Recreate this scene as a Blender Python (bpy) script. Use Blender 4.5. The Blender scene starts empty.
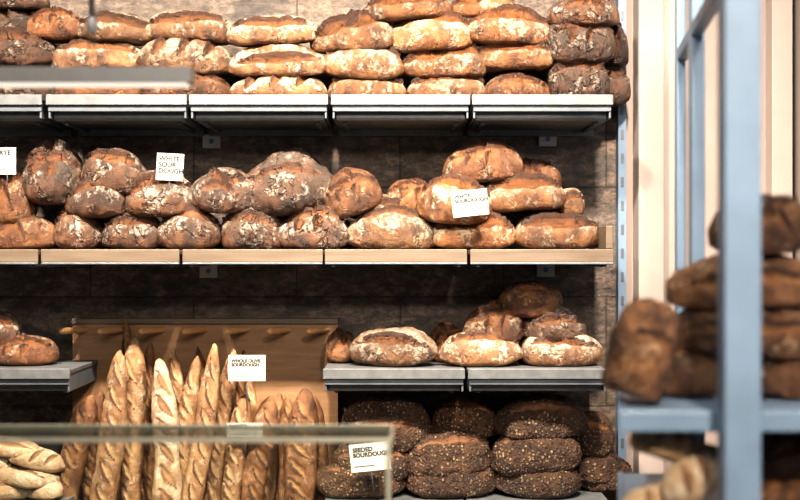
import bpy, bmesh, math, random
import numpy as np
from mathutils import Matrix, Vector, Euler
random.seed(4)
sc = bpy.context.scene
EYE = 1.55; CAMY = -4.0; F = 1250.0

# ---------------------------------------------------------------- node helpers
def new_mat(name):
    m = bpy.data.materials.new(name); m.use_nodes = True
    nt = m.node_tree; nt.nodes.clear()
    out = nt.nodes.new('ShaderNodeOutputMaterial'); b = nt.nodes.new('ShaderNodeBsdfPrincipled')
    nt.links.new(b.outputs[0], out.inputs[0])
    return m, nt, b, out
def N(nt, t, **kw):
    n = nt.nodes.new(t)
    for k, v in kw.items(): setattr(n, k, v)
    return n
def math_(nt, op, a, b=None, c=None, clamp=False):
    n = nt.nodes.new('ShaderNodeMath'); n.operation = op; n.use_clamp = clamp
    for i, v in enumerate((a, b, c)):
        if v is None: continue
        if isinstance(v, (int, float)): n.inputs[i].default_value = v
        else: nt.links.new(v, n.inputs[i])
    return n.outputs[0]
def mix(nt, fac, a, b, mode='MIX'):
    n = nt.nodes.new('ShaderNodeMix'); n.data_type = 'RGBA'; n.blend_type = mode
    for idx, v in ((0, fac), (6, a), (7, b)):
        if isinstance(v, (int, float)): n.inputs[idx].default_value = v
        elif isinstance(v, tuple): n.inputs[idx].default_value = (*v, 1) if len(v) == 3 else v
        else: nt.links.new(v, n.inputs[idx])
    return n.outputs[2]
def ramp(nt, fac, stops):
    r = nt.nodes.new('ShaderNodeValToRGB'); cr = r.color_ramp
    while len(cr.elements) < len(stops): cr.elements.new(0.5)
    for e, (p, c) in zip(cr.elements, stops):
        e.position = p; e.color = (*c, 1)
    nt.links.new(fac, r.inputs[0]); return r.outputs[0]
def maprange(nt, v, a, b, c=0., d=1.):
    n = nt.nodes.new('ShaderNodeMapRange'); n.interpolation_type = 'SMOOTHSTEP'
    nt.links.new(v, n.inputs[0])
    for i, x in enumerate((a, b, c, d)): n.inputs[i+1].default_value = x
    return n.outputs[0]
def noise(nt, vec, scale, detail=4, rough=.55):
    n = nt.nodes.new('ShaderNodeTexNoise'); n.inputs['Scale'].default_value = scale
    n.inputs['Detail'].default_value = detail; n.inputs['Roughness'].default_value = rough
    if vec is not None: nt.links.new(vec, n.inputs['Vector'])
    return n.outputs[0]
def bump(nt, b, h, strength, dist):
    n = nt.nodes.new('ShaderNodeBump'); n.inputs['Strength'].default_value = strength
    n.inputs['Distance'].default_value = dist
    nt.links.new(h, n.inputs['Height']); nt.links.new(n.outputs[0], b.inputs['Normal'])

def simple(name, col, rough=.6, metal=0., nscale=20, var=.15, bmp=.05):
    m, nt, b, o = new_mat(name)
    tc = N(nt, 'ShaderNodeTexCoord')
    n = noise(nt, tc.outputs['Object'], nscale, 5)
    lo = tuple(c*(1-var) for c in col); hi = tuple(min(1, c*(1+var)) for c in col)
    nt.links.new(ramp(nt, n, [(.3, lo), (.7, hi)]), b.inputs['Base Color'])
    b.inputs['Roughness'].default_value = rough; b.inputs['Metallic'].default_value = metal
    if bmp: bump(nt, b, n, bmp, .002)
    return m

def crust(name, cols, flour=(.70, .60, .47), amt=.4, crumb=(.62, .36, .15), rough=.55, seeds=None, burn=(.05, .018, .008), ckl=.3, fmax=.8, val=(.58, 1.12), dust=.2, sat=.98, lo=.88):
    m, nt, b, o = new_mat(name)
    tc = N(nt, 'ShaderNodeTexCoord'); oi = N(nt, 'ShaderNodeObjectInfo')
    off = math_(nt, 'MULTIPLY', oi.outputs['Random'], 37.)
    va = N(nt, 'ShaderNodeVectorMath', operation='ADD')
    nt.links.new(tc.outputs['Object'], va.inputs[0]); nt.links.new(off, va.inputs[1])
    v = va.outputs[0]
    at = N(nt, 'ShaderNodeAttribute', attribute_name='mask')
    sp = N(nt, 'ShaderNodeSeparateColor'); nt.links.new(at.outputs['Color'], sp.inputs[0])
    R, G, Bm = sp.outputs
    n1 = noise(nt, v, 15, 8, .62)
    base = ramp(nt, n1, [(.36, cols[0]), (.5, cols[1]), (.64, cols[2])])
    n2 = noise(nt, v, 80, 8, .75); n2s = maprange(nt, n2, .34, .66)
    n3 = noise(nt, v, 22, 5, .6); n3s = maprange(nt, n3, .34, .66)
    nf = noise(nt, v, 260, 5, .8)
    s = math_(nt, 'ADD', math_(nt, 'MULTIPLY', n2s, .6), math_(nt, 'MULTIPLY', n3s, .7))
    s = math_(nt, 'ADD', s, math_(nt, 'MULTIPLY', G, amt))
    fm = maprange(nt, s, lo, lo+.58, 0., fmax)
    c = base; fall = None
    if amt > -.2:
        dm = math_(nt, 'MULTIPLY', math_(nt, 'MULTIPLY', maprange(nt, nf, .40, .60), G), dust)
        fall = math_(nt, 'MAXIMUM', fm, dm)
        c = mix(nt, fall, base, flour)
    cr = ramp(nt, noise(nt, v, 38, 6, .65), [(.34, tuple(x*.5 for x in crumb)), (.62, crumb)])
    jit = math_(nt, 'MULTIPLY', math_(nt, 'SUBTRACT', n2, .5), .8)
    rr = maprange(nt, math_(nt, 'ADD', R, jit), .25, .5, 0., .97)
    c = mix(nt, rr, c, cr)
    c = mix(nt, maprange(nt, math_(nt, 'ADD', Bm, jit), .18, .45, 0., .95), c, burn)
    nz = N(nt, 'ShaderNodeTexNoise'); nz.inputs['Scale'].default_value = 24; nt.links.new(v, nz.inputs['Vector'])
    wv = N(nt, 'ShaderNodeVectorMath', operation='MULTIPLY_ADD')
    nt.links.new(nz.outputs['Color'], wv.inputs[0]); wv.inputs[1].default_value = (.09, .09, .09); nt.links.new(v, wv.inputs[2])
    vo = N(nt, 'ShaderNodeTexVoronoi', feature='DISTANCE_TO_EDGE'); vo.inputs['Scale'].default_value = 26
    nt.links.new(wv.outputs[0], vo.inputs['Vector'])
    crack = math_(nt, 'SUBTRACT', 1., maprange(nt, vo.outputs[0], .0, .09))
    ck = math_(nt, 'MULTIPLY', crack, maprange(nt, n3, .47, .57))
    c = mix(nt, math_(nt, 'MULTIPLY', ck, ckl), c, tuple(x*.8 for x in cols[0]))
    c = mix(nt, maprange(nt, nf, .54, .68, 0., .4), c, cols[0])
    h = n2
    if seeds:
        vs = N(nt, 'ShaderNodeTexVoronoi'); vs.inputs['Scale'].default_value = 105
        nt.links.new(v, vs.inputs['Vector'])
        sc_ = N(nt, 'ShaderNodeSeparateColor'); nt.links.new(vs.outputs['Color'], sc_.inputs[0])
        scol = ramp(nt, sc_.outputs[0], [(.0, seeds[0]), (.5, seeds[1]), (.8, seeds[2])])
        sm = math_(nt, 'MULTIPLY', math_(nt, 'SUBTRACT', 1., maprange(nt, vs.outputs[0], .32, .5)),
                   math_(nt, 'MULTIPLY', math_(nt, 'SUBTRACT', 1., rr), math_(nt, 'GREATER_THAN', sc_.outputs[1], .25)))
        c = mix(nt, sm, c, scol)
        h = math_(nt, 'ADD', h, math_(nt, 'MULTIPLY', sm, 1.1))
    h = math_(nt, 'SUBTRACT', h, math_(nt, 'MULTIPLY', ck, ckl*1.3))
    hs = N(nt, 'ShaderNodeHueSaturation'); nt.links.new(c, hs.inputs['Color'])
    vr = N(nt, 'ShaderNodeMapRange'); nt.links.new(oi.outputs['Random'], vr.inputs[0])
    vr.inputs[3].default_value = val[0]; vr.inputs[4].default_value = val[1]
    nt.links.new(vr.outputs[0], hs.inputs['Value']); hs.inputs['Saturation'].default_value = sat
    nt.links.new(hs.outputs[0], b.inputs['Base Color'])
    if fall is not None: nt.links.new(math_(nt, 'ADD', math_(nt, 'MULTIPLY', fall, .4), rough), b.inputs['Roughness'])
    else: b.inputs['Roughness'].default_value = rough
    bump(nt, b, h, 1., .009)
    return m

M = {}
M['white'] = crust('crust_floured', [(.055, .021, .009), (.17, .072, .027), (.28, .14, .056)], (.60, .51, .39), .52, (.21, .082, .025), .4, ckl=.35, lo=.80)
M['golden'] = crust('crust_golden', [(.065, .021, .007), (.20, .075, .023), (.33, .15, .052)], (.60, .50, .37), .50, (.24, .085, .022), .34, ckl=.25, lo=.82)
M['rustic'] = crust('crust_rustic', [(.020, .009, .006), (.080, .030, .013), (.18, .078, .031)], (.54, .46, .38), .44, (.26, .105, .036), .4, ckl=.65, fmax=.88)
M['dark'] = crust('crust_dark', [(.013, .007, .005), (.045, .018, .009), (.105, .042, .018)], (.46, .39, .32), .26, (.16, .062, .024), .4, ckl=.6, fmax=.8)
M['brown'] = crust('crust_brown', [(.042, .015, .007), (.14, .050, .018), (.26, .115, .04)], (.52, .41, .29), .22, (.24, .095, .032), .34, ckl=.3, dust=.12)
M['seed'] = crust('crust_seeded', [(.032, .013, .007), (.07, .030, .014), (.125, .058, .026)], (.4, .3, .2), -.3, (.25, .11, .04), .5,
                  seeds=[(.46, .33, .19), (.012, .009, .007), (.22, .14, .07)])
M['rye'] = crust('crust_rye', [(.030, .012, .007), (.12, .048, .019), (.28, .135, .056)], (.5, .38, .26), .15, (.30, .14, .05), .38, ckl=.5, dust=.1)
M['baguette'] = crust('crust_baguette', [(.13, .047, .015), (.30, .135, .045), (.43, .24, .10)], (.60, .49, .34), .25, (.52, .33, .17), .36, burn=(.075, .026, .009), ckl=.05, val=(.72, 1.1), dust=.2)
M['bagdark'] = crust('crust_baguette_dark', [(.08, .027, .009), (.19, .072, .023), (.31, .145, .052)], (.56, .42, .27), .08, (.38, .20, .08), .36, burn=(.055, .02, .008), ckl=.05, val=(.7, 1.1), dust=.12)
M['pale'] = crust('crust_pale', [(.27, .14, .065), (.40, .26, .14), (.50, .37, .23)], (.62, .53, .41), .5, (.30, .16, .07), .5, burn=(.16, .07, .03), ckl=.1, val=(.8, 1.08))

steel = simple('galvanised_steel', (.14, .15, .158), .45, .3, 30, .2, .03)
steel_d = simple('bracket_steel', (.11, .125, .145), .45, .3, 20, .2, .03)
blue = simple('blue_grey_paint', (.15, .22, .31), .45, .1, 12, .1, .02)
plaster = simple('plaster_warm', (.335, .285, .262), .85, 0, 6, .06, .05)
plaster2 = simple('plaster_pinkish', (.30, .245, .222), .85, 0, 6, .06, .05)  # slightly darker, pinkish plaster of the back wall
cream = simple('cream_paint', (.37, .312, .283), .6, 0, 8, .04, .02)
black = simple('dark_gap', (.02, .018, .016), .6, 0, 8, .1, 0)
card_m = simple('card_white', (.47, .455, .42), .7, 0, 30, .02, 0)
ink = simple('ink', (.015, .015, .015), .7, 0, 30, .02, 0)
inkb = simple('ink_blue', (.08, .16, .35), .6, 0, 30, .02, 0)
rubber = simple('cable_black', (.05, .05, .05), .5, 0, 30, .1, 0)
lampgrey = simple('lamp_aluminium', (.22, .22, .22), .4, .4, 30, .05, .01)
floor_m = simple('floor_concrete', (.28, .25, .22), .6, 0, 5, .15, .1)
cab_m = simple('cabinet_paint', (.30, .28, .26), .6, 0, 5, .08, .03)

def wood(name, c0, c1, axis='x'):
    m, nt, b, o = new_mat(name)
    tc = N(nt, 'ShaderNodeTexCoord'); mp = N(nt, 'ShaderNodeMapping')
    mp.inputs['Scale'].default_value = (1.2, 14, 14) if axis == 'x' else (14, 1.2, 14)
    nt.links.new(tc.outputs['Object'], mp.inputs[0])
    n = noise(nt, mp.outputs[0], 4, 8, .6)
    nt.links.new(ramp(nt, n, [(.3, c0), (.7, c1)]), b.inputs['Base Color'])
    b.inputs['Roughness'].default_value = .5; bump(nt, b, n, .1, .002)
    return m
oak = wood('oak_board', (.20, .105, .052), (.33, .20, .105))
beech = wood('beech_tray', (.10, .072, .050), (.155, .118, .086))
peg_m = wood('peg_wood', (.45, .24, .10), (.6, .36, .17), 'y')

tile, nt, b, o = new_mat('slate_tiles')
tc = N(nt, 'ShaderNodeTexCoord'); sx = N(nt, 'ShaderNodeSeparateXYZ'); cb = N(nt, 'ShaderNodeCombineXYZ')
nt.links.new(tc.outputs['Object'], sx.inputs[0]); nt.links.new(sx.outputs[0], cb.inputs[0]); nt.links.new(sx.outputs[2], cb.inputs[1])
br = N(nt, 'ShaderNodeTexBrick'); nt.links.new(cb.outputs[0], br.inputs['Vector'])
br.inputs['Scale'].default_value = 1; br.inputs['Brick Width'].default_value = .66; br.inputs['Row Height'].default_value = .35
br.inputs['Mortar Size'].default_value = .003; br.inputs['Mortar Smooth'].default_value = .3
br.inputs['Color1'].default_value = (.85, .85, .86, 1); br.inputs['Color2'].default_value = (1.08, 1.05, 1.03, 1); br.inputs['Mortar'].default_value = (.45, .43, .42, 1)
mp = N(nt, 'ShaderNodeMapping'); mp.inputs['Scale'].default_value = (1, 1, 1.9); mp.inputs['Rotation'].default_value = (0, .15, 0)
nt.links.new(tc.outputs['Object'], mp.inputs[0])
na = noise(nt, mp.outputs[0], 3.0, 12, .75); nb = noise(nt, mp.outputs[0], 18, 8, .75)
cA = ramp(nt, na, [(.38, (.040, .036, .035)), (.46, (.095, .076, .064)), (.495, (.20, .153, .125)), (.52, (.09, .072, .060)), (.58, (.135, .106, .088)), (.66, (.26, .20, .16))])
cB = ramp(nt, nb, [(.38, (.42, .42, .43)), (.62, (1.4, 1.32, 1.22))])
c = mix(nt, 1., mix(nt, 1., cA, cB, 'MULTIPLY'), br.outputs['Color'], 'MULTIPLY')
nt.links.new(c, b.inputs['Base Color']); b.inputs['Roughness'].default_value = .45
bump(nt, b, math_(nt, 'SUBTRACT', math_(nt, 'ADD', na, math_(nt, 'MULTIPLY', nb, .4)), br.outputs['Fac']), .7, .016)

glass, nt, b, o = new_mat('clear_glass')
nt.nodes.remove(b)
tr = N(nt, 'ShaderNodeBsdfTransparent'); tr.inputs[0].default_value = (.93, .96, .94, 1)
gl = N(nt, 'ShaderNodeBsdfGlossy'); gl.inputs['Roughness'].default_value = .05
fr = N(nt, 'ShaderNodeFresnel'); fr.inputs[0].default_value = 1.45
ms = N(nt, 'ShaderNodeMixShader'); nt.links.new(math_(nt, 'MULTIPLY', fr.outputs[0], .7), ms.inputs[0]); nt.links.new(tr.outputs[0], ms.inputs[1]); nt.links.new(gl.outputs[0], ms.inputs[2])
nt.links.new(ms.outputs[0], o.inputs[0])
gedge = simple('glass_edge', (.44, .43, .35), .3, .1, 20, .1, 0)
led, nt, b, o = new_mat('led_diffuser')
b.inputs['Base Color'].default_value = (.9, .88, .84, 1); b.inputs['Emission Color'].default_value = (1, .9, .78, 1); b.inputs['Emission Strength'].default_value = .7

# ---------------------------------------------------------------- mesh builder
class Build:
    def __init__(s): s.bm = bmesh.new(); s.mats = []
    def _m(s, mat):
        if mat not in s.mats: s.mats.append(mat)
        return s.mats.index(mat)
    def box(s, x0, x1, y0, y1, z0, z1, mat, M4=None, shear=0):
        i = s._m(mat)
        vs = [s.bm.verts.new((x+shear*(y-y0), y, z)) for x in (x0, x1) for y in (y0, y1) for z in (z0, z1)]
        for f in ((0, 1, 3, 2), (4, 6, 7, 5), (0, 4, 5, 1), (2, 3, 7, 6), (0, 2, 6, 4), (1, 5, 7, 3)):
            fc = s.bm.faces.new([vs[k] for k in f]); fc.material_index = i
        if M4 is not None: bmesh.ops.transform(s.bm, matrix=M4, verts=vs)
        return s
    def rod(s, p, q, r, mat, seg=14, dome=False, r2=None):
        i = s._m(mat); p = Vector(p); q = Vector(q); d = (q-p); L = d.length; d.normalize()
        a = d.orthogonal().normalized(); c = d.cross(a)
        prof = [(0, r), (L, r2 or r)]
        if dome: prof = [(0, r*.8), (L*.75, r), (L*.9, r*.98), (L*.97, r*.8), (L, r*.4)]
        rings = [[s.bm.verts.new(p+d*t+(a*math.cos(k*2*math.pi/seg)+c*math.sin(k*2*math.pi/seg))*rr) for k in range(seg)] for t, rr in prof]
        for A, B_ in zip(rings, rings[1:]):
            for k in range(seg):
                f = s.bm.faces.new((A[k], A[(k+1) % seg], B_[(k+1) % seg], B_[k])); f.material_index = i; f.smooth = True
        f = s.bm.faces.new(rings[0][::-1]); f.material_index = i
        f = s.bm.faces.new(rings[-1]); f.material_index = i
        return s
    def done(s, name, bevel=0):
        bmesh.ops.recalc_face_normals(s.bm, faces=s.bm.faces)
        me = bpy.data.meshes.new(name); s.bm.to_mesh(me); s.bm.free()
        for m in s.mats: me.materials.append(m)
        ob = bpy.data.objects.new(name, me); sc.collection.objects.link(ob)
        if bevel:
            md = ob.modifiers.new('bevel', 'BEVEL'); md.width = bevel; md.segments = 2; md.limit_method = 'ANGLE'
        return ob

# ---------------------------------------------------------------- loaf generator
def vnoise(P, seed):
    I = np.floor(P); Fr = P-I; Fr = Fr*Fr*(3-2*Fr); out = 0
    for dx in (0, 1):
        for dy in (0, 1):
            for dz in (0, 1):
                h = np.sin((I[:, 0]+dx)*127.1+(I[:, 1]+dy)*311.7+(I[:, 2]+dz)*74.7+seed*17.31)*43758.5453
                h = h-np.floor(h)
                w = (Fr[:, 0] if dx else 1-Fr[:, 0])*(Fr[:, 1] if dy else 1-Fr[:, 1])*(Fr[:, 2] if dz else 1-Fr[:, 2])
                out = out+h*w
    return out*2-1
SEED = [0]
def loaf_mesh(L, W, H, mat, n=2.3, m=2., scores=(), sw=.010, sdep=.008, lump=.07, bend=0, NP=90, NT=90, flat=True, ringy=1.):
    SEED[0] += 1; sd = SEED[0]; rng = np.random.RandomState(sd)
    phi = np.linspace(0, math.pi, NP+1)[1:-1]
    th = np.linspace(0, 2*math.pi, NT, endpoint=False)
    PH, TH = np.meshgrid(phi, th, indexing='ij')
    PH = np.concatenate([[0], PH.ravel(), [math.pi]]); TH = np.concatenate([[0], TH.ravel(), [0]])
    t = -np.cos(PH); r = np.clip(1-np.abs(t)**n, 0, 1)**(1/m)
    if flat:
        r = r*(1+rng.uniform(-.12, .12)*t+rng.uniform(-.04, .04)*np.sin(3*t+rng.uniform(0, 6)))
    s = np.sin(TH); cth = np.cos(TH)
    x = t*L/2; y = -W/2*r*np.sign(cth)*np.abs(cth)**.92
    Hu, Hl = (.66*H, .34*H) if flat else (.5*H, .5*H)
    z = np.where(s > 0, Hu*np.abs(s)**.95*r, -Hl*(np.tanh(np.abs(s)*2.0)/math.tanh(2.0) if flat else np.abs(s))*r**.6)
    y = y+bend*(t*t-.4)*L
    P = np.stack([x, y, z], 1)
    nrm = np.stack([x/(L*L), y/(W*W), z/(H*H)], 1); nrm /= np.linalg.norm(nrm, axis=1, keepdims=True)+1e-9
    d = lump*H*(vnoise(P*9, sd)*1.1+vnoise(P*22, sd+5)*.5+vnoise(P*60, sd+9)*.22+vnoise(P*120, sd+2)*.12)
    up = np.clip((s+.35)/.8, 0, 1)
    Rm = np.zeros(len(t)); Bm = np.zeros(len(t))
    ar = (W+H)/4
    for (t0, a0, t1, a1) in scores:
        ax, ay, bx, by = t0*L/2, a0*ar, t1*L/2, a1*ar
        wob = vnoise(P*40, sd+3)*sw*.4
        px, py = x-ax, TH*ar-ay+wob; ex, ey = bx-ax, by-ay
        k = np.clip((px*ex+py*ey)/(ex*ex+ey*ey), 0, 1)
        dx, dy = px-k*ex, py-k*ey; D = np.hypot(dx, dy); wk = sw*(.3+.7*np.sin(np.clip(k, .02, .98)*math.pi))
        sg = (ex*py-ey*px) > 0
        g = np.exp(-(D/wk)**2); e = np.exp(-((D-1.25*wk)/(.42*wk))**2)*sg
        d += -sdep*g+sdep*1.0*e; Rm = np.maximum(Rm, g); Bm = np.maximum(Bm, e*.9)
    P = P+nrm*d[:, None]
    if flat:
        zb = -Hl*.93; P[:, 2] = np.where(P[:, 2] < zb, zb+(P[:, 2]-zb)*.15, P[:, 2])
    P[:, 2] -= P[:, 2].min()
    faces = []; nr = NP-1
    for j in range(NT):
        j2 = (j+1) % NT
        faces.append((0, 1+j2, 1+j)); faces.append((1+nr*NT, 1+(nr-1)*NT+j, 1+(nr-1)*NT+j2))
    for i in range(nr-1):
        a = 1+i*NT
        for j in range(NT):
            j2 = (j+1) % NT; faces.append((a+j, a+j2, a+NT+j2, a+NT+j))
    me = bpy.data.meshes.new('loaf'); me.from_pydata(P.tolist(), [], faces)
    me.polygons.foreach_set('use_smooth', [True]*len(me.polygons))
    ca = me.color_attributes.new('mask', 'FLOAT_COLOR', 'POINT')
    ring = .5+.5*np.sin(P[:, 0]*2*math.pi/.020+vnoise(P*20, sd)*1.6)
    rw = rng.uniform(0, .5)*ringy
    G = np.clip(up*(1-rw+rw*ring), 0, 1)*(1-Rm)
    ca.data.foreach_set('color', np.stack([Rm, G, np.maximum(Bm, 0), np.ones(len(t))], 1).astype(np.float32).ravel())
    me.materials.append(mat); me.update()
    return me, P

MAPS = {}
CELL = .009; GX0, GY0, GNX, GNY = -1.6, -3.2, 360, 380
def cells(P):
    return (np.clip(((P[:, 0]-GX0)/CELL).astype(int), 0, GNX-1), np.clip(((P[:, 1]-GY0)/CELL).astype(int), 0, GNY-1))
def place(name, me, P, Mx, group, base, H, on_base):
    """rest a loaf on its shelf or nestle it on the loaves already below it"""
    R = np.array(Mx.to_3x3()); Q = P@R.T+np.array(Mx.translation)
    if group not in MAPS: MAPS[group] = np.full((GNX, GNY), base)
    top = MAPS[group]; ci, cj = cells(Q)
    if on_base: dz = base-Q[:, 2].min()
    else:
        core = np.abs(P[:, 0]) < .36*np.ptp(P[:, 0])
        c = (top[ci, cj]-Q[:, 2])[core].max()
        dz = c-.004 if c < 0 else min(.018, max(0, c-.35*H))
    Mx = Matrix.Translation((0, 0, dz))@Mx; Q[:, 2] += dz
    np.maximum.at(top, (ci, cj), Q[:, 2])
    ob = bpy.data.objects.new(name, me); sc.collection.objects.link(ob); ob.matrix_world = Mx
    return ob

def sc_single(rng): 
    a = rng.uniform(.45, .95); return [(-.78, a+rng.uniform(-.2, .2), .78, a+rng.uniform(-.2, .2))]
def sc_diag(rng, k=3):
    return [(-.75+1.5*(i+.5)/k-.16, .2, -.75+1.5*(i+.5)/k+.16, 1.4) for i in range(k)]
def sc_cross(rng): 
    a = rng.uniform(-.2, .2); return [(-.55, .3+a, .55, 1.1-a), (-.35, 1.4, .3, .15+a)]
def sc_long2(rng): return [(-.8, .35, .1, .85), (-.15, .6, .82, 1.15)]
def sc_tree(rng): return [(-.8, .7, .8, .8), (-.4, .2, -.25, .65), (.1, .15, .25, .65), (-.1, 1.3, .1, .9)]
KIND = {
 'white':  dict(name='floured_sourdough_loaf', n=2.4, m=1.75, f=[sc_single, sc_long2, sc_single, sc_diag], sw=.011, sdep=.013, lump=.09, dr=.62),
 'golden': dict(name='golden_batard_loaf', n=2.3, m=1.75, f=[sc_single, sc_single, sc_long2], sw=.019, sdep=.016, lump=.07, dr=.66),
 'rustic': dict(name='rustic_sourdough_loaf', n=2.2, m=1.85, f=[sc_cross, sc_single, sc_long2, sc_tree], sw=.011, sdep=.016, lump=.09, dr=.85),
 'dark':   dict(name='dark_sourdough_boule', n=2.1, m=1.9, f=[sc_cross, sc_single, sc_tree], sw=.012, sdep=.016, lump=.09, dr=.95),
 'brown':  dict(name='brown_country_loaf', n=2.2, m=1.85, f=[sc_single, sc_cross, sc_tree], sw=.010, sdep=.012, lump=.07, dr=.8),
 'seed':   dict(name='seeded_loaf', n=2.2, m=1.9, f=[sc_single], sw=.010, sdep=.010, lump=.08, dr=.66),
 'rye':    dict(name='rye_loaf', n=2.4, m=1.9, f=[sc_single, sc_cross, sc_tree], sw=.010, sdep=.013, lump=.12, dr=.75),
 'pale':   dict(name='ciabatta_loaf', n=3., m=2., f=[sc_single, sc_diag], sw=.006, sdep=.003, lump=.08, dr=.6),
}
def loaf(kind, px, py, w, h, group, base, y=-.19, yaw=0, roll=0, low=False, depth=None, score=None, mat=None):
    K = KIND[kind]; S = F/(y-CAMY)
    rng = np.random.RandomState(int(px*7+py*13) % 9973)
    L = w/S*1.05; H = h/S*1.08; W = depth or max(H*1.15, min(L*K['dr'], .24))
    f = K['f'][rng.randint(len(K['f']))] if score is None else score
    me, P = loaf_mesh(L, W, H, M[mat or kind], K['n']+rng.uniform(-.25, .25), K['m'], f(rng) if f else (), K['sw']*rng.uniform(.8, 1.2), K['sdep'], K['lump'])
    Mx = Matrix.Translation(((px-400)/S, y+rng.uniform(-.008, .008), EYE+(250-py)/S-H*.5)) @ Euler((math.radians(rng.uniform(-2, 8)) if not low else 0, math.radians(roll+(0 if low else rng.uniform(-4, 4))), math.radians(yaw+rng.uniform(-9, 9)))).to_matrix().to_4x4()
    return place(K['name'], me, P, Mx, group, base, H, low)

# ---------------------------------------------------------------- room
Build().box(-3.2, .71, 0, .15, 0, 3.1, tile).done('wall_back')
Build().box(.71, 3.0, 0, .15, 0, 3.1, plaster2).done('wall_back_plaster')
Build().box(-3.2, 3.0, -5.5, .15, -.1, 0, floor_m).done('floor')
Build().box(2.9, 3.05, -5.5, 0, 0, 3.1, plaster).done('wall_right')
Build().box(.745, .825, -.10, 0, 0, 3.1, plaster).done('trim_1', .004)
Build().box(.825, .885, -.06, 0, 0, 3.1, cream).done('trim_2', .003)
g = Build(); g.box(1.17, 1.235, -.07, 0, 0, 3.1, cream).box(1.26, 1.34, -.09, 0, 0, 3.1, cream).box(1.235, 1.26, -.02, 0, 0, 3.1, black)
g.box(1.34, 2.2, -.04, 0, 0, 3.1, plaster); g.done('door_1', .003)

g = Build(); g.box(.69, .715, -.05, -.001, 0, 3.1, blue)
for k in range(40): g.box(.698, .707, -.052, -.049, .1+k*.075, .13+k*.075, steel_d)
g.done('shelf_upright_post')

FRONT = -.37
def shelf_z(py, y=FRONT): return EYE+(250-py)*(y-CAMY)/F
SF = F/(FRONT-CAMY)
def X(px): return (px-400)/SF
ZT = shelf_z(96); ZM = shelf_z(250); ZL = shelf_z(370); ZB = shelf_z(506)
def metal_shelf(a, b, z, name='metal_bread_shelf'):
    x0, x1 = X(a), X(b); g = Build()
    g.box(x0, x1, FRONT, -.002, z-.012, z, steel)
    g.box(x0, x1, FRONT-.004, FRONT+.006, z-.026, z+.004, steel)
    g.box(x0+.004, x1-.004, FRONT+.006, FRONT+.012, z-.044, z-.012, steel_d)
    g.box(x0+.012, x1-.012, -.33, -.30, z-.062, z-.012, steel)
    g.box(x0+.012, x1-.012, -.325, -.02, z-.066, z-.062, steel)
    for xx in (x0+.004, x1-.010): g.box(xx, xx+.006, FRONT+.01, -.002, z-.064, z-.01, steel_d)
    for xx in (x0+.03, x1-.042): g.box(xx, xx+.012, -.29, -.002, z-.076, z-.064, steel_d)
    g.box(x0+.005, x1-.005, -.03, -.002, z-.085, z-.012, steel)
    g.done(name, .0015)
for a, b in ((-98, 42), (46, 187), (189, 328), (331, 470), (472, 613)): metal_shelf(a, b, ZT)
for a, b in ((323, 465), (468, 608), (-72, 70)): metal_shelf(a, b, ZL)
for a, b in ((323, 465), (468, 613), (-72, 60)): metal_shelf(a, b, ZB)
def wood_shelf(a, b, z):
    x0, x1 = X(a), X(b); g = Build()
    g.box(x0, x1, FRONT, -.03, z-.014, z, beech)
    g.box(x0, x1, FRONT-.012, FRONT, z-.036, z+.002, beech)
    g.box(x0, x1, FRONT-.014, FRONT, z-.042, z-.036, steel_d)
    g.box(x0, x1, -.03, -.002, z-.045, z+.02, steel_d)
    for xx in (x0+.018, x1-.03): g.box(xx, xx+.012, FRONT, -.03, z-.05, z-.014, steel_d)
    g.done('wooden_bread_shelf', .002)
for a, b in ((-98, 39), (42, 180), (183, 323), (325, 467), (470, 613)): wood_shelf(a, b, ZM)
Build().box(X(606), X(613), FRONT, -.03, ZM+.0045, ZM+.07, beech).done('shelf_end_board', .002)

def bracket_cover(px, py):
    S = F/3.98; x = (px-400)/S; z = EYE+(250-py)/S; g = Build()
    g.box(x-.028, x+.028, -.014, -.001, z-.022, z+.022, card_m); g.rod((x, -.0155, z), (x, -.0135, z), .008, inkb)
    g.done('shelf_bracket_cover', .003)
for p in ((211, 141), (548, 139), (208, 271), (546, 270)): bracket_cover(*p)

# ---------------------------------------------------------------- loaves on wall shelves
top = [
 ('dark', 12, 85, 84, 26, 1), ('brown', 98, 85, 86, 26, 1), ('brown', 187, 84, 90, 30, 1), ('white', 278, 85, 96, 28, 1),
 ('golden', 368, 83, 76, 30, 1), ('golden', 446, 84, 76, 30, 1), ('brown', 517, 84, 66, 28, 1), ('dark', 576, 76, 62, 50, 1), ('dark', 612, 84, 34, 40, 1),
 ('dark', 18, 50, 86, 38, 0), ('white', 100, 56, 90, 34, 0), ('white', 188, 57, 92, 36, 0), ('white', 278, 61, 98, 32, 0),
 ('golden', 363, 63, 82, 36, 0), ('golden', 443, 61, 84, 36, 0), ('golden', 515, 60, 76, 34, 0), ('dark', 578, 42, 70, 48, 0), ('dark', 612, 50, 30, 44, 0),
 ('dark', 12, 22, 60, 30, 0), ('brown', 54, 30, 60, 32, 0), ('white', 118, 33, 88, 32, 0), ('white', 190, 33, 86, 30, 0), ('white', 274, 36, 94, 30, 0),
 ('golden', 355, 35, 84, 38, 0), ('golden', 432, 33, 86, 38, 0), ('golden', 505, 33, 88, 38, 0), ('rustic', 582, 13, 74, 32, 0),
 ('dark', 18, 3, 60, 26, 0), ('golden', 408, 9, 82, 28, 0), ('golden', 484, 9, 62, 26, 0),
]
for k, px, py, w, h, low in top:
    loaf(k, px, py, w, h, 'T', ZT+.001, low=bool(low), y=-.18 if px != 612 else -.1)
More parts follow.
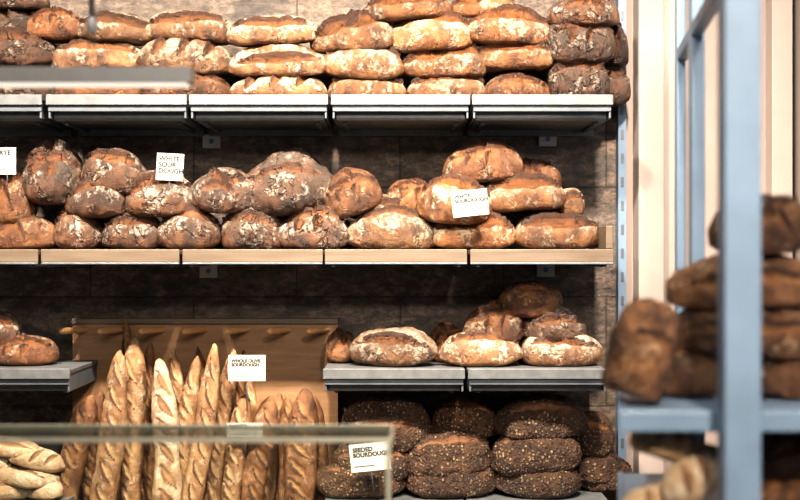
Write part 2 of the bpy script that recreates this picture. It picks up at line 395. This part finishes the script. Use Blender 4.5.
mid = [
 ('brown', 24, 233, 68, 34, 1, -.2), ('rustic', 79, 231, 48, 40, 1, -.2), ('rustic', 132, 231, 58, 38, 1, -.2), ('rustic', 193, 231, 66, 40, 1, -.2),
 ('rustic', 253, 229, 66, 42, 1, -.2), ('rustic', 315, 229, 70, 42, 1, -.2), ('white', 390, 231, 86, 38, 1, -.2), ('golden', 474, 231, 86, 36, 1, -.2), ('golden', 557, 229, 84, 36, 1, -.2),
 ('brown', 10, 199, 54, 46, 0, -.2), ('dark', 54, 176, 56, 58, 0, -.17), ('rustic', 101, 203, 64, 40, 0, -.2), ('rustic', 161, 199, 66, 44, 0, -.2),
 ('rustic', 224, 197, 70, 38, 0, -.2), ('dark', 289, 188, 88, 60, 0, -.17), ('brown', 357, 197, 58, 42, 0, -.2), ('brown', 413, 195, 56, 34, 0, -.13), ('white', 386, 214, 78, 24, 0, -.14),
 ('golden', 453, 205, 70, 46, 0, -.22), ('golden', 523, 198, 80, 36, 0, -.2), ('white', 569, 206, 34, 28, 0, -.12),
 ('rustic', 110, 168, 66, 46, 0, -.19), ('brown', 484, 163, 72, 38, 0, -.19), ('brown', 533, 180, 56, 28, 0, -.13),
]
for k, px, py, w, h, low, y in mid:
    loaf(k, px, py, w, h, 'M', ZM+.001, low=bool(low), y=y, roll=(-14 if px == 357 else (10 if px == 110 else 0)))
lo = [
 ('brown', 343, 355, 34, 30, 1, -.12), ('white', 395, 351, 86, 36, 1, -.22), ('white', 482, 356, 84, 32, 1, -.22), ('white', 562, 355, 74, 32, 1, -.22),
 ('brown', 446, 352, 34, 34, 1, -.08), ('brown', 522, 350, 44, 34, 1, -.08),
 ('brown', 496, 326, 60, 38, 0, -.18), ('rustic', 554, 328, 64, 36, 0, -.18), ('brown', 530, 299, 66, 36, 0, -.18),
 ('brown', 24, 352, 62, 28, 1, -.2), ('rustic', 2, 328, 36, 30, 0, -.2),
]
for k, px, py, w, h, low, y in lo: loaf(k, px, py, w, h, 'L', ZL+.001, low=bool(low), y=y)
bot = [
 ('seed', 362, 489, 84, 34, 1, -.2), ('seed', 449, 488, 88, 36, 1, -.2), ('seed', 539, 488, 88, 36, 1, -.2), ('seed', 606, 490, 50, 34, 1, -.12),
 ('seed', 372, 462, 80, 42, 0, -.2), ('seed', 452, 453, 82, 46, 0, -.2), ('seed', 536, 450, 88, 46, 0, -.2), ('seed', 594, 466, 50, 38, 0, -.12),
 ('seed', 386, 420, 84, 52, 0, -.19), ('seed', 464, 420, 66, 38, 0, -.14), ('seed', 540, 416, 90, 42, 0, -.19), ('seed', 588, 436, 50, 40, 0, -.12)]
for k, px, py, w, h, low, y in bot: loaf(k, px, py, w, h, 'B', ZB+.001, low=bool(low), y=y)
for px, py, w, h, low, yaw, roll in ((8, 493, 78, 22, 1, 20, 0), (40, 494, 56, 20, 1, -30, 0), (22, 478, 76, 20, 0, -12, 7), (-4, 466, 60, 20, 0, 25, 0),
                                     (34, 462, 56, 18, 0, 18, 12), (12, 452, 58, 16, 0, -15, 4)):
    loaf('pale', px, py, w, h, 'B', ZB+.001, low=bool(low), y=-.24, yaw=yaw, roll=roll)

# ---------------------------------------------------------------- baguette peg board + baguettes
S4 = F/3.96
g = Build()
bx0, bx1 = (72-400)/S4, (338-400)/S4; bz1 = EYE+(250-320)/S4; bz0 = .64
g.box(bx0, bx1, -.035, -.002, bz0, bz1, oak); g.box(bx0, bx1, -.045, -.002, bz1-.012, bz1+.004, beech)
for p in (86, 124, 164, 206, 248, 290, 328):
    x = (p-400)/S4; z = EYE+(250-330)/S4
    g.rod((x, -.03, z), (x-.06, -.13, z+.002), .0105, peg_m, 16, True)
g.done('baguette_peg_board', .0015)
g = Build()
g.box(-1.5, .68, -.48, -.001, 0, .60, cab_m)
g.box(-1.52, .68, -.50, -.001, .60, .63, oak)
for k in range(4): g.box(-1.48+k*.54, -1.48+k*.54+.52, -.492, -.48, .08, .57, cab_m)
g.done('back_counter', .003)
bag = [  # top x, top y, bottom x at 500, width, y layer, mat
 (88, 396, 64, 24, -.20, 'bagdark'), (97, 392, 92, 19, -.15, 'bagdark'), (122, 350, 102, 24, -.21, 'baguette'), (134, 338, 130, 23, -.14, 'baguette'),
 (147, 343, 154, 15, -.07, 'bagdark'), (162, 360, 167, 27, -.20, 'pale'), (195, 356, 180, 20, -.15, 'baguette'), (217, 344, 192, 22, -.21, 'baguette'),
 (232, 348, 213, 20, -.15, 'baguette'), (244, 396, 230, 21, -.21, 'baguette'), (270, 396, 253, 26, -.20, 'bagdark'), (250, 372, 250, 17, -.11, 'baguette'),
 (288, 396, 286, 18, -.14, 'bagdark'), (305, 388, 299, 29, -.20, 'bagdark'), (196, 346, 228, 15, -.07, 'bagdark'), (126, 318, 146, 14, -.06, 'bagdark'),
 (280, 392, 266, 16, -.09, 'baguette'), (312, 398, 324, 18, -.13, 'bagdark'), (170, 350, 202, 15, -.09, 'baguette'), (244, 350, 234, 13, -.06, 'bagdark')]
for tx, ty, bx, w, y, mt in bag:
    S = F/(y-CAMY)
    zt = EYE+(250-ty)/S; zb = .638
    xt = (tx-400)/S; xb5 = (bx-400)/S; z5 = EYE-250/S
    slope = (xt-xb5)/(zt-z5); xb = xt-slope*(zt-zb)
    L = math.hypot(zt-zb, xt-xb); W = w/S
    n = 7; o_ = random.uniform(-.05, .05)
    sc_ = [(-.85+1.7*(i+.5)/n-.12+o_, 1.0, -.85+1.7*(i+.5)/n+.12+o_, 2.15) for i in range(n)]
    me, P = loaf_mesh(L, W, W*.9, M[mt], 4.6, 1.5, sc_, .0085, .008, .10, bend=random.uniform(-.03, .03), NP=150, NT=40, ringy=0)
    me.name = 'baguette'
    lean = math.atan2(xt-xb, zt-zb)
    R = Matrix.Rotation(-math.pi/2+lean, 4, 'Y')@Matrix.Rotation(math.pi/2+random.uniform(-.4, .4), 4, 'X')
    me.transform(Matrix.Translation((0, 0, -W*.4)))
    ob = bpy.data.objects.new('baguette', me); sc.collection.objects.link(ob)
    ob.matrix_world = Matrix.Translation(((xt+xb)/2, y, (zt+zb)/2+.001))@R
    
# ---------------------------------------------------------------- price cards
def card(px, py, w, h, y, lines, rot=0, stick=.10):
    S = F/(y-CAMY); W = w/S; H = h/S; g = Build()
    g.box(-W/2, W/2, -.001, .001, -H/2, H/2, card_m)
    g.box(-W*.42, W*.1, -.0014, -.001, -H*.32, -H*.29, ink)
    if stick: g.rod((0, .003, -H/2-stick), (0, .003, -H*.1), .0018, steel_d, 8)
    ob = g.done('price_card')
    ob.location = ((px-400)/S, y, EYE+(250-py)/S); ob.rotation_euler = (0, math.radians(rot), 0)
    cu = bpy.data.curves.new('lettering', 'FONT'); cu.body = lines; cu.extrude = .0003; cu.space_line = .9; cu.offset = .0007
    cu.size = min(H*.25, W*.84/(max(len(l) for l in lines.split('\n'))*.64))
    tx = bpy.data.objects.new('lettering', cu); sc.collection.objects.link(tx); cu.materials.append(ink)
    tx.parent = ob; tx.location = (-W*.42, -.0016, H*.22); tx.rotation_euler = (math.pi/2, 0, 0)
card(170, 167, 27, 27, -.28, "WHITE\nSOUR-\nDOUGH", 3, .05)
card(7, 161, 18, 27, -.28, "RYE", 0, .05)
card(470, 203, 36, 26, -.37, "WHITE\nSOURDOUGH", -6, 0)
card(247, 368, 37, 26, -.26, "WHOLE OLIVE\nSOURDOUGH", 0, .09)
card(370, 457, 40, 28, -.36, "SEEDED\nSOURDOUGH", -6, .06)
card(245, 430, 36, 14, -.27, "BAGUETTE", 0, .05)

# ---------------------------------------------------------------- linear pendant lamp (foreground)
yl = -1.55; S = F/(yl-CAMY)
lx0, lx1 = (-60-400)/S, (193-400)/S; zl1 = EYE+(250-69)/S; zl0 = EYE+(250-84)/S; xc = (92-400)/S
g = Build()
g.box(lx0, lx1, yl-.03, yl+.03, zl0, zl1, lampgrey); g.box(lx0+.01, lx1-.01, yl-.024, yl+.024, zl0-.004, zl0+.001, led)
g.rod((xc, yl, zl1+.10), (xc, yl, 3.1), .006, rubber)
g.rod((xc, yl, zl1+.07), (xc, yl, zl1+.10), .010, lampgrey)
g.rod((xc, yl, zl1+.08), (xc-.016, yl, zl1-.002), .0015, rubber, 8); g.rod((xc, yl, zl1+.08), (xc+.016, yl, zl1-.002), .0015, rubber, 8)
g.done('linear_pendant_lamp', .002)

# ---------------------------------------------------------------- glass display case (foreground)
d0, d1 = CAMY+2.2, CAMY+2.36; zt = EYE-188/1250*2.2
x0, x1 = -1.5, (390-400)/1250*2.2
g = Build()
g.box(x0, x1, d0, d1, zt-.006, zt, glass)
g.box(x0, x1, d0-.006, d0+.002, .75, zt-.006, glass)
g.box(x1-.006, x1, d0+.004, d1, .75, zt-.006, glass)
g.box(x0, x1, d0-.008, d0, zt-.007, zt+.001, gedge); g.box(x0, x1, d1, d1+.004, zt-.006, zt+.001, gedge)
g.box(x1, x1+.005, d0-.008, d1+.004, zt-.007, zt+.001, gedge)
g.box(x1-.007, x1+.001, d0-.009, d0+.001, .75, zt-.007, gedge); g.box(x1-.007, x1+.001, d1, d1+.004, .75, zt-.007, gedge)
g.box(x0, x1, d0, d1+.006, .70, .75, steel); g.box(x0, x1, d0+.02, d1-.01, 0, .70, cab_m)
g.done('glass_display_case', .001)

# ---------------------------------------------------------------- blue bread rack (foreground right)
ry0 = CAMY+2.08; ry1 = CAMY+2.62; zr = EYE-160/1250*2.1; zr2 = 1.075
rx0 = (617-400)/1250*2.08; rx1 = 1.15; SH = .175
g = Build()
xa = (740-400)/1250*2.0
g.box(xa-.029, xa+.029, CAMY+1.98, CAMY+2.03, 0, 2.6, blue)
g.box(.622, .650, CAMY+2.66, CAMY+2.70, 0, 2.6, blue)
g.box(.665, .686, CAMY+3.0, CAMY+3.03, 0, 2.6, blue)
g.box(1.11, 1.15, CAMY+2.03, CAMY+2.08, 0, 2.6, blue); g.box(1.2, 1.24, CAMY+2.66, CAMY+2.70, 0, 2.6, blue)
p0 = Vector((xa, CAMY+2.0, 2.02)); p1 = Vector((.68, CAMY+3.02, 2.02)); ln = (p1-p0).length
ang = math.atan2(p1.y-p0.y, p1.x-p0.x)
for zz in (2.02, .35):
    g.box(0, ln, -.012, .012, -.015, .015, blue, Matrix.Translation((p0.x, p0.y, zz))@Matrix.Rotation(ang, 4, 'Z'))
for z in (zr, zr2, .6):
    g.box(rx0, rx1, ry0, ry1+.04, z-.006, z, blue, shear=SH)
    g.box(rx0, rx1, ry0-.012, ry0, z-.033, z+.003, blue)
    g.box(rx0, rx0+.012, ry0, ry1+.04, z-.033, z+.003, blue, shear=SH)
    g.box(xa-.02, xa+.02, CAMY+2.02, ry0, z-.03, z-.004, blue)
g.done('metal_bread_rack', .003)
R_ = CAMY
def rl(kind, px, py, w, h, grp, base, dist, low=0, roll=0, yaw=0, depth=None, score=None):
    loaf(kind, px, py, w, h, grp, base, y=R_+dist, low=bool(low), roll=roll, yaw=yaw, depth=depth, score=score)
rl('rye', 690, 382, 84, 56, 'R', zr+.004, 2.30, 1); rl('rye', 790, 385, 104, 58, 'R', zr+.004, 2.30, 1)
rl('rye', 880, 385, 90, 58, 'R', zr+.004, 2.30, 1)
rl('rye', 742, 335, 150, 56, 'R', zr+.004, 2.30); rl('rye', 745, 280, 140, 54, 'R', zr+.004, 2.30); rl('rye', 762, 226, 100, 52, 'R', zr+.004, 2.30)
rl('rye', 634, 358, 68, 84, 'R', zr+.004, 2.20, 1, 14)
rl('pale', 655, 488, 90, 36, 'R2', zr2+.004, 2.16, 1, 0, 35, .08); rl('rye', 775, 488, 100, 44, 'R2', zr2+.004, 2.25, 1)
rl('pale', 698, 470, 84, 36, 'R2', zr2+.004, 2.15, 0, -24, 30, .08); rl('pale', 664, 452, 76, 32, 'R2', zr2+.004, 2.16, 0, 20, 30, .075)
rl('rye', 780, 450, 100, 44, 'R2', zr2+.004, 2.27)

# ---------------------------------------------------------------- lights
def area(name, loc, target, size, power, col, spread=180):
    l = bpy.data.lights.new(name, 'AREA'); l.energy = power; l.color = col; l.shape = 'RECTANGLE'; l.size = size[0]; l.size_y = size[1]
    l.spread = math.radians(spread)
    ob = bpy.data.objects.new(name, l); sc.collection.objects.link(ob); ob.location = loc
    ob.rotation_euler = (Vector(target)-Vector(loc)).to_track_quat('-Z', 'Y').to_euler()
for i, x in enumerate((-1.1, -.2, .55)):
    area('track_and_fill_light', (x, -1.7, 3.0), (x, -.15, 1.4), (.12, .12), 40, (1, .85, .69), 100)
area('track_and_fill_light', (.55, -3.7, 2.7), (.6, -1.8, 1.25), (.14, .14), 10, (1, .84, .68), 60)  # added lamp that brightens the loaves on the foreground rack
area('front_fill_light', (-.3, -3.2, 2.7), (0, -.2, 1.1), (1.2, .4), 29, (1, .90, .78))  # soft front fill, an added source to lift the lower rows
area('window_daylight', (2.6, -3.0, 2.2), (.8, 0, 1.5), (1.2, 1.6), 20, (.95, .95, 1))
w = bpy.data.worlds.new('world'); sc.world = w; w.use_nodes = True
w.node_tree.nodes['Background'].inputs[0].default_value = (.88, .84, .82, 1); w.node_tree.nodes['Background'].inputs[1].default_value = .15

cam = bpy.data.cameras.new('camera'); co = bpy.data.objects.new('camera', cam); sc.collection.objects.link(co)
co.location = (0, CAMY, EYE); co.rotation_euler = (math.pi/2, 0, 0)
cam.lens = F/800*36; cam.sensor_width = 36
cam.dof.use_dof = True; cam.dof.focus_distance = 3.75; cam.dof.aperture_fstop = 1.9
sc.camera = co
sc.view_settings.view_transform = 'Standard'
try: sc.view_settings.look = 'Medium High Contrast'
except Exception as e: print(e)
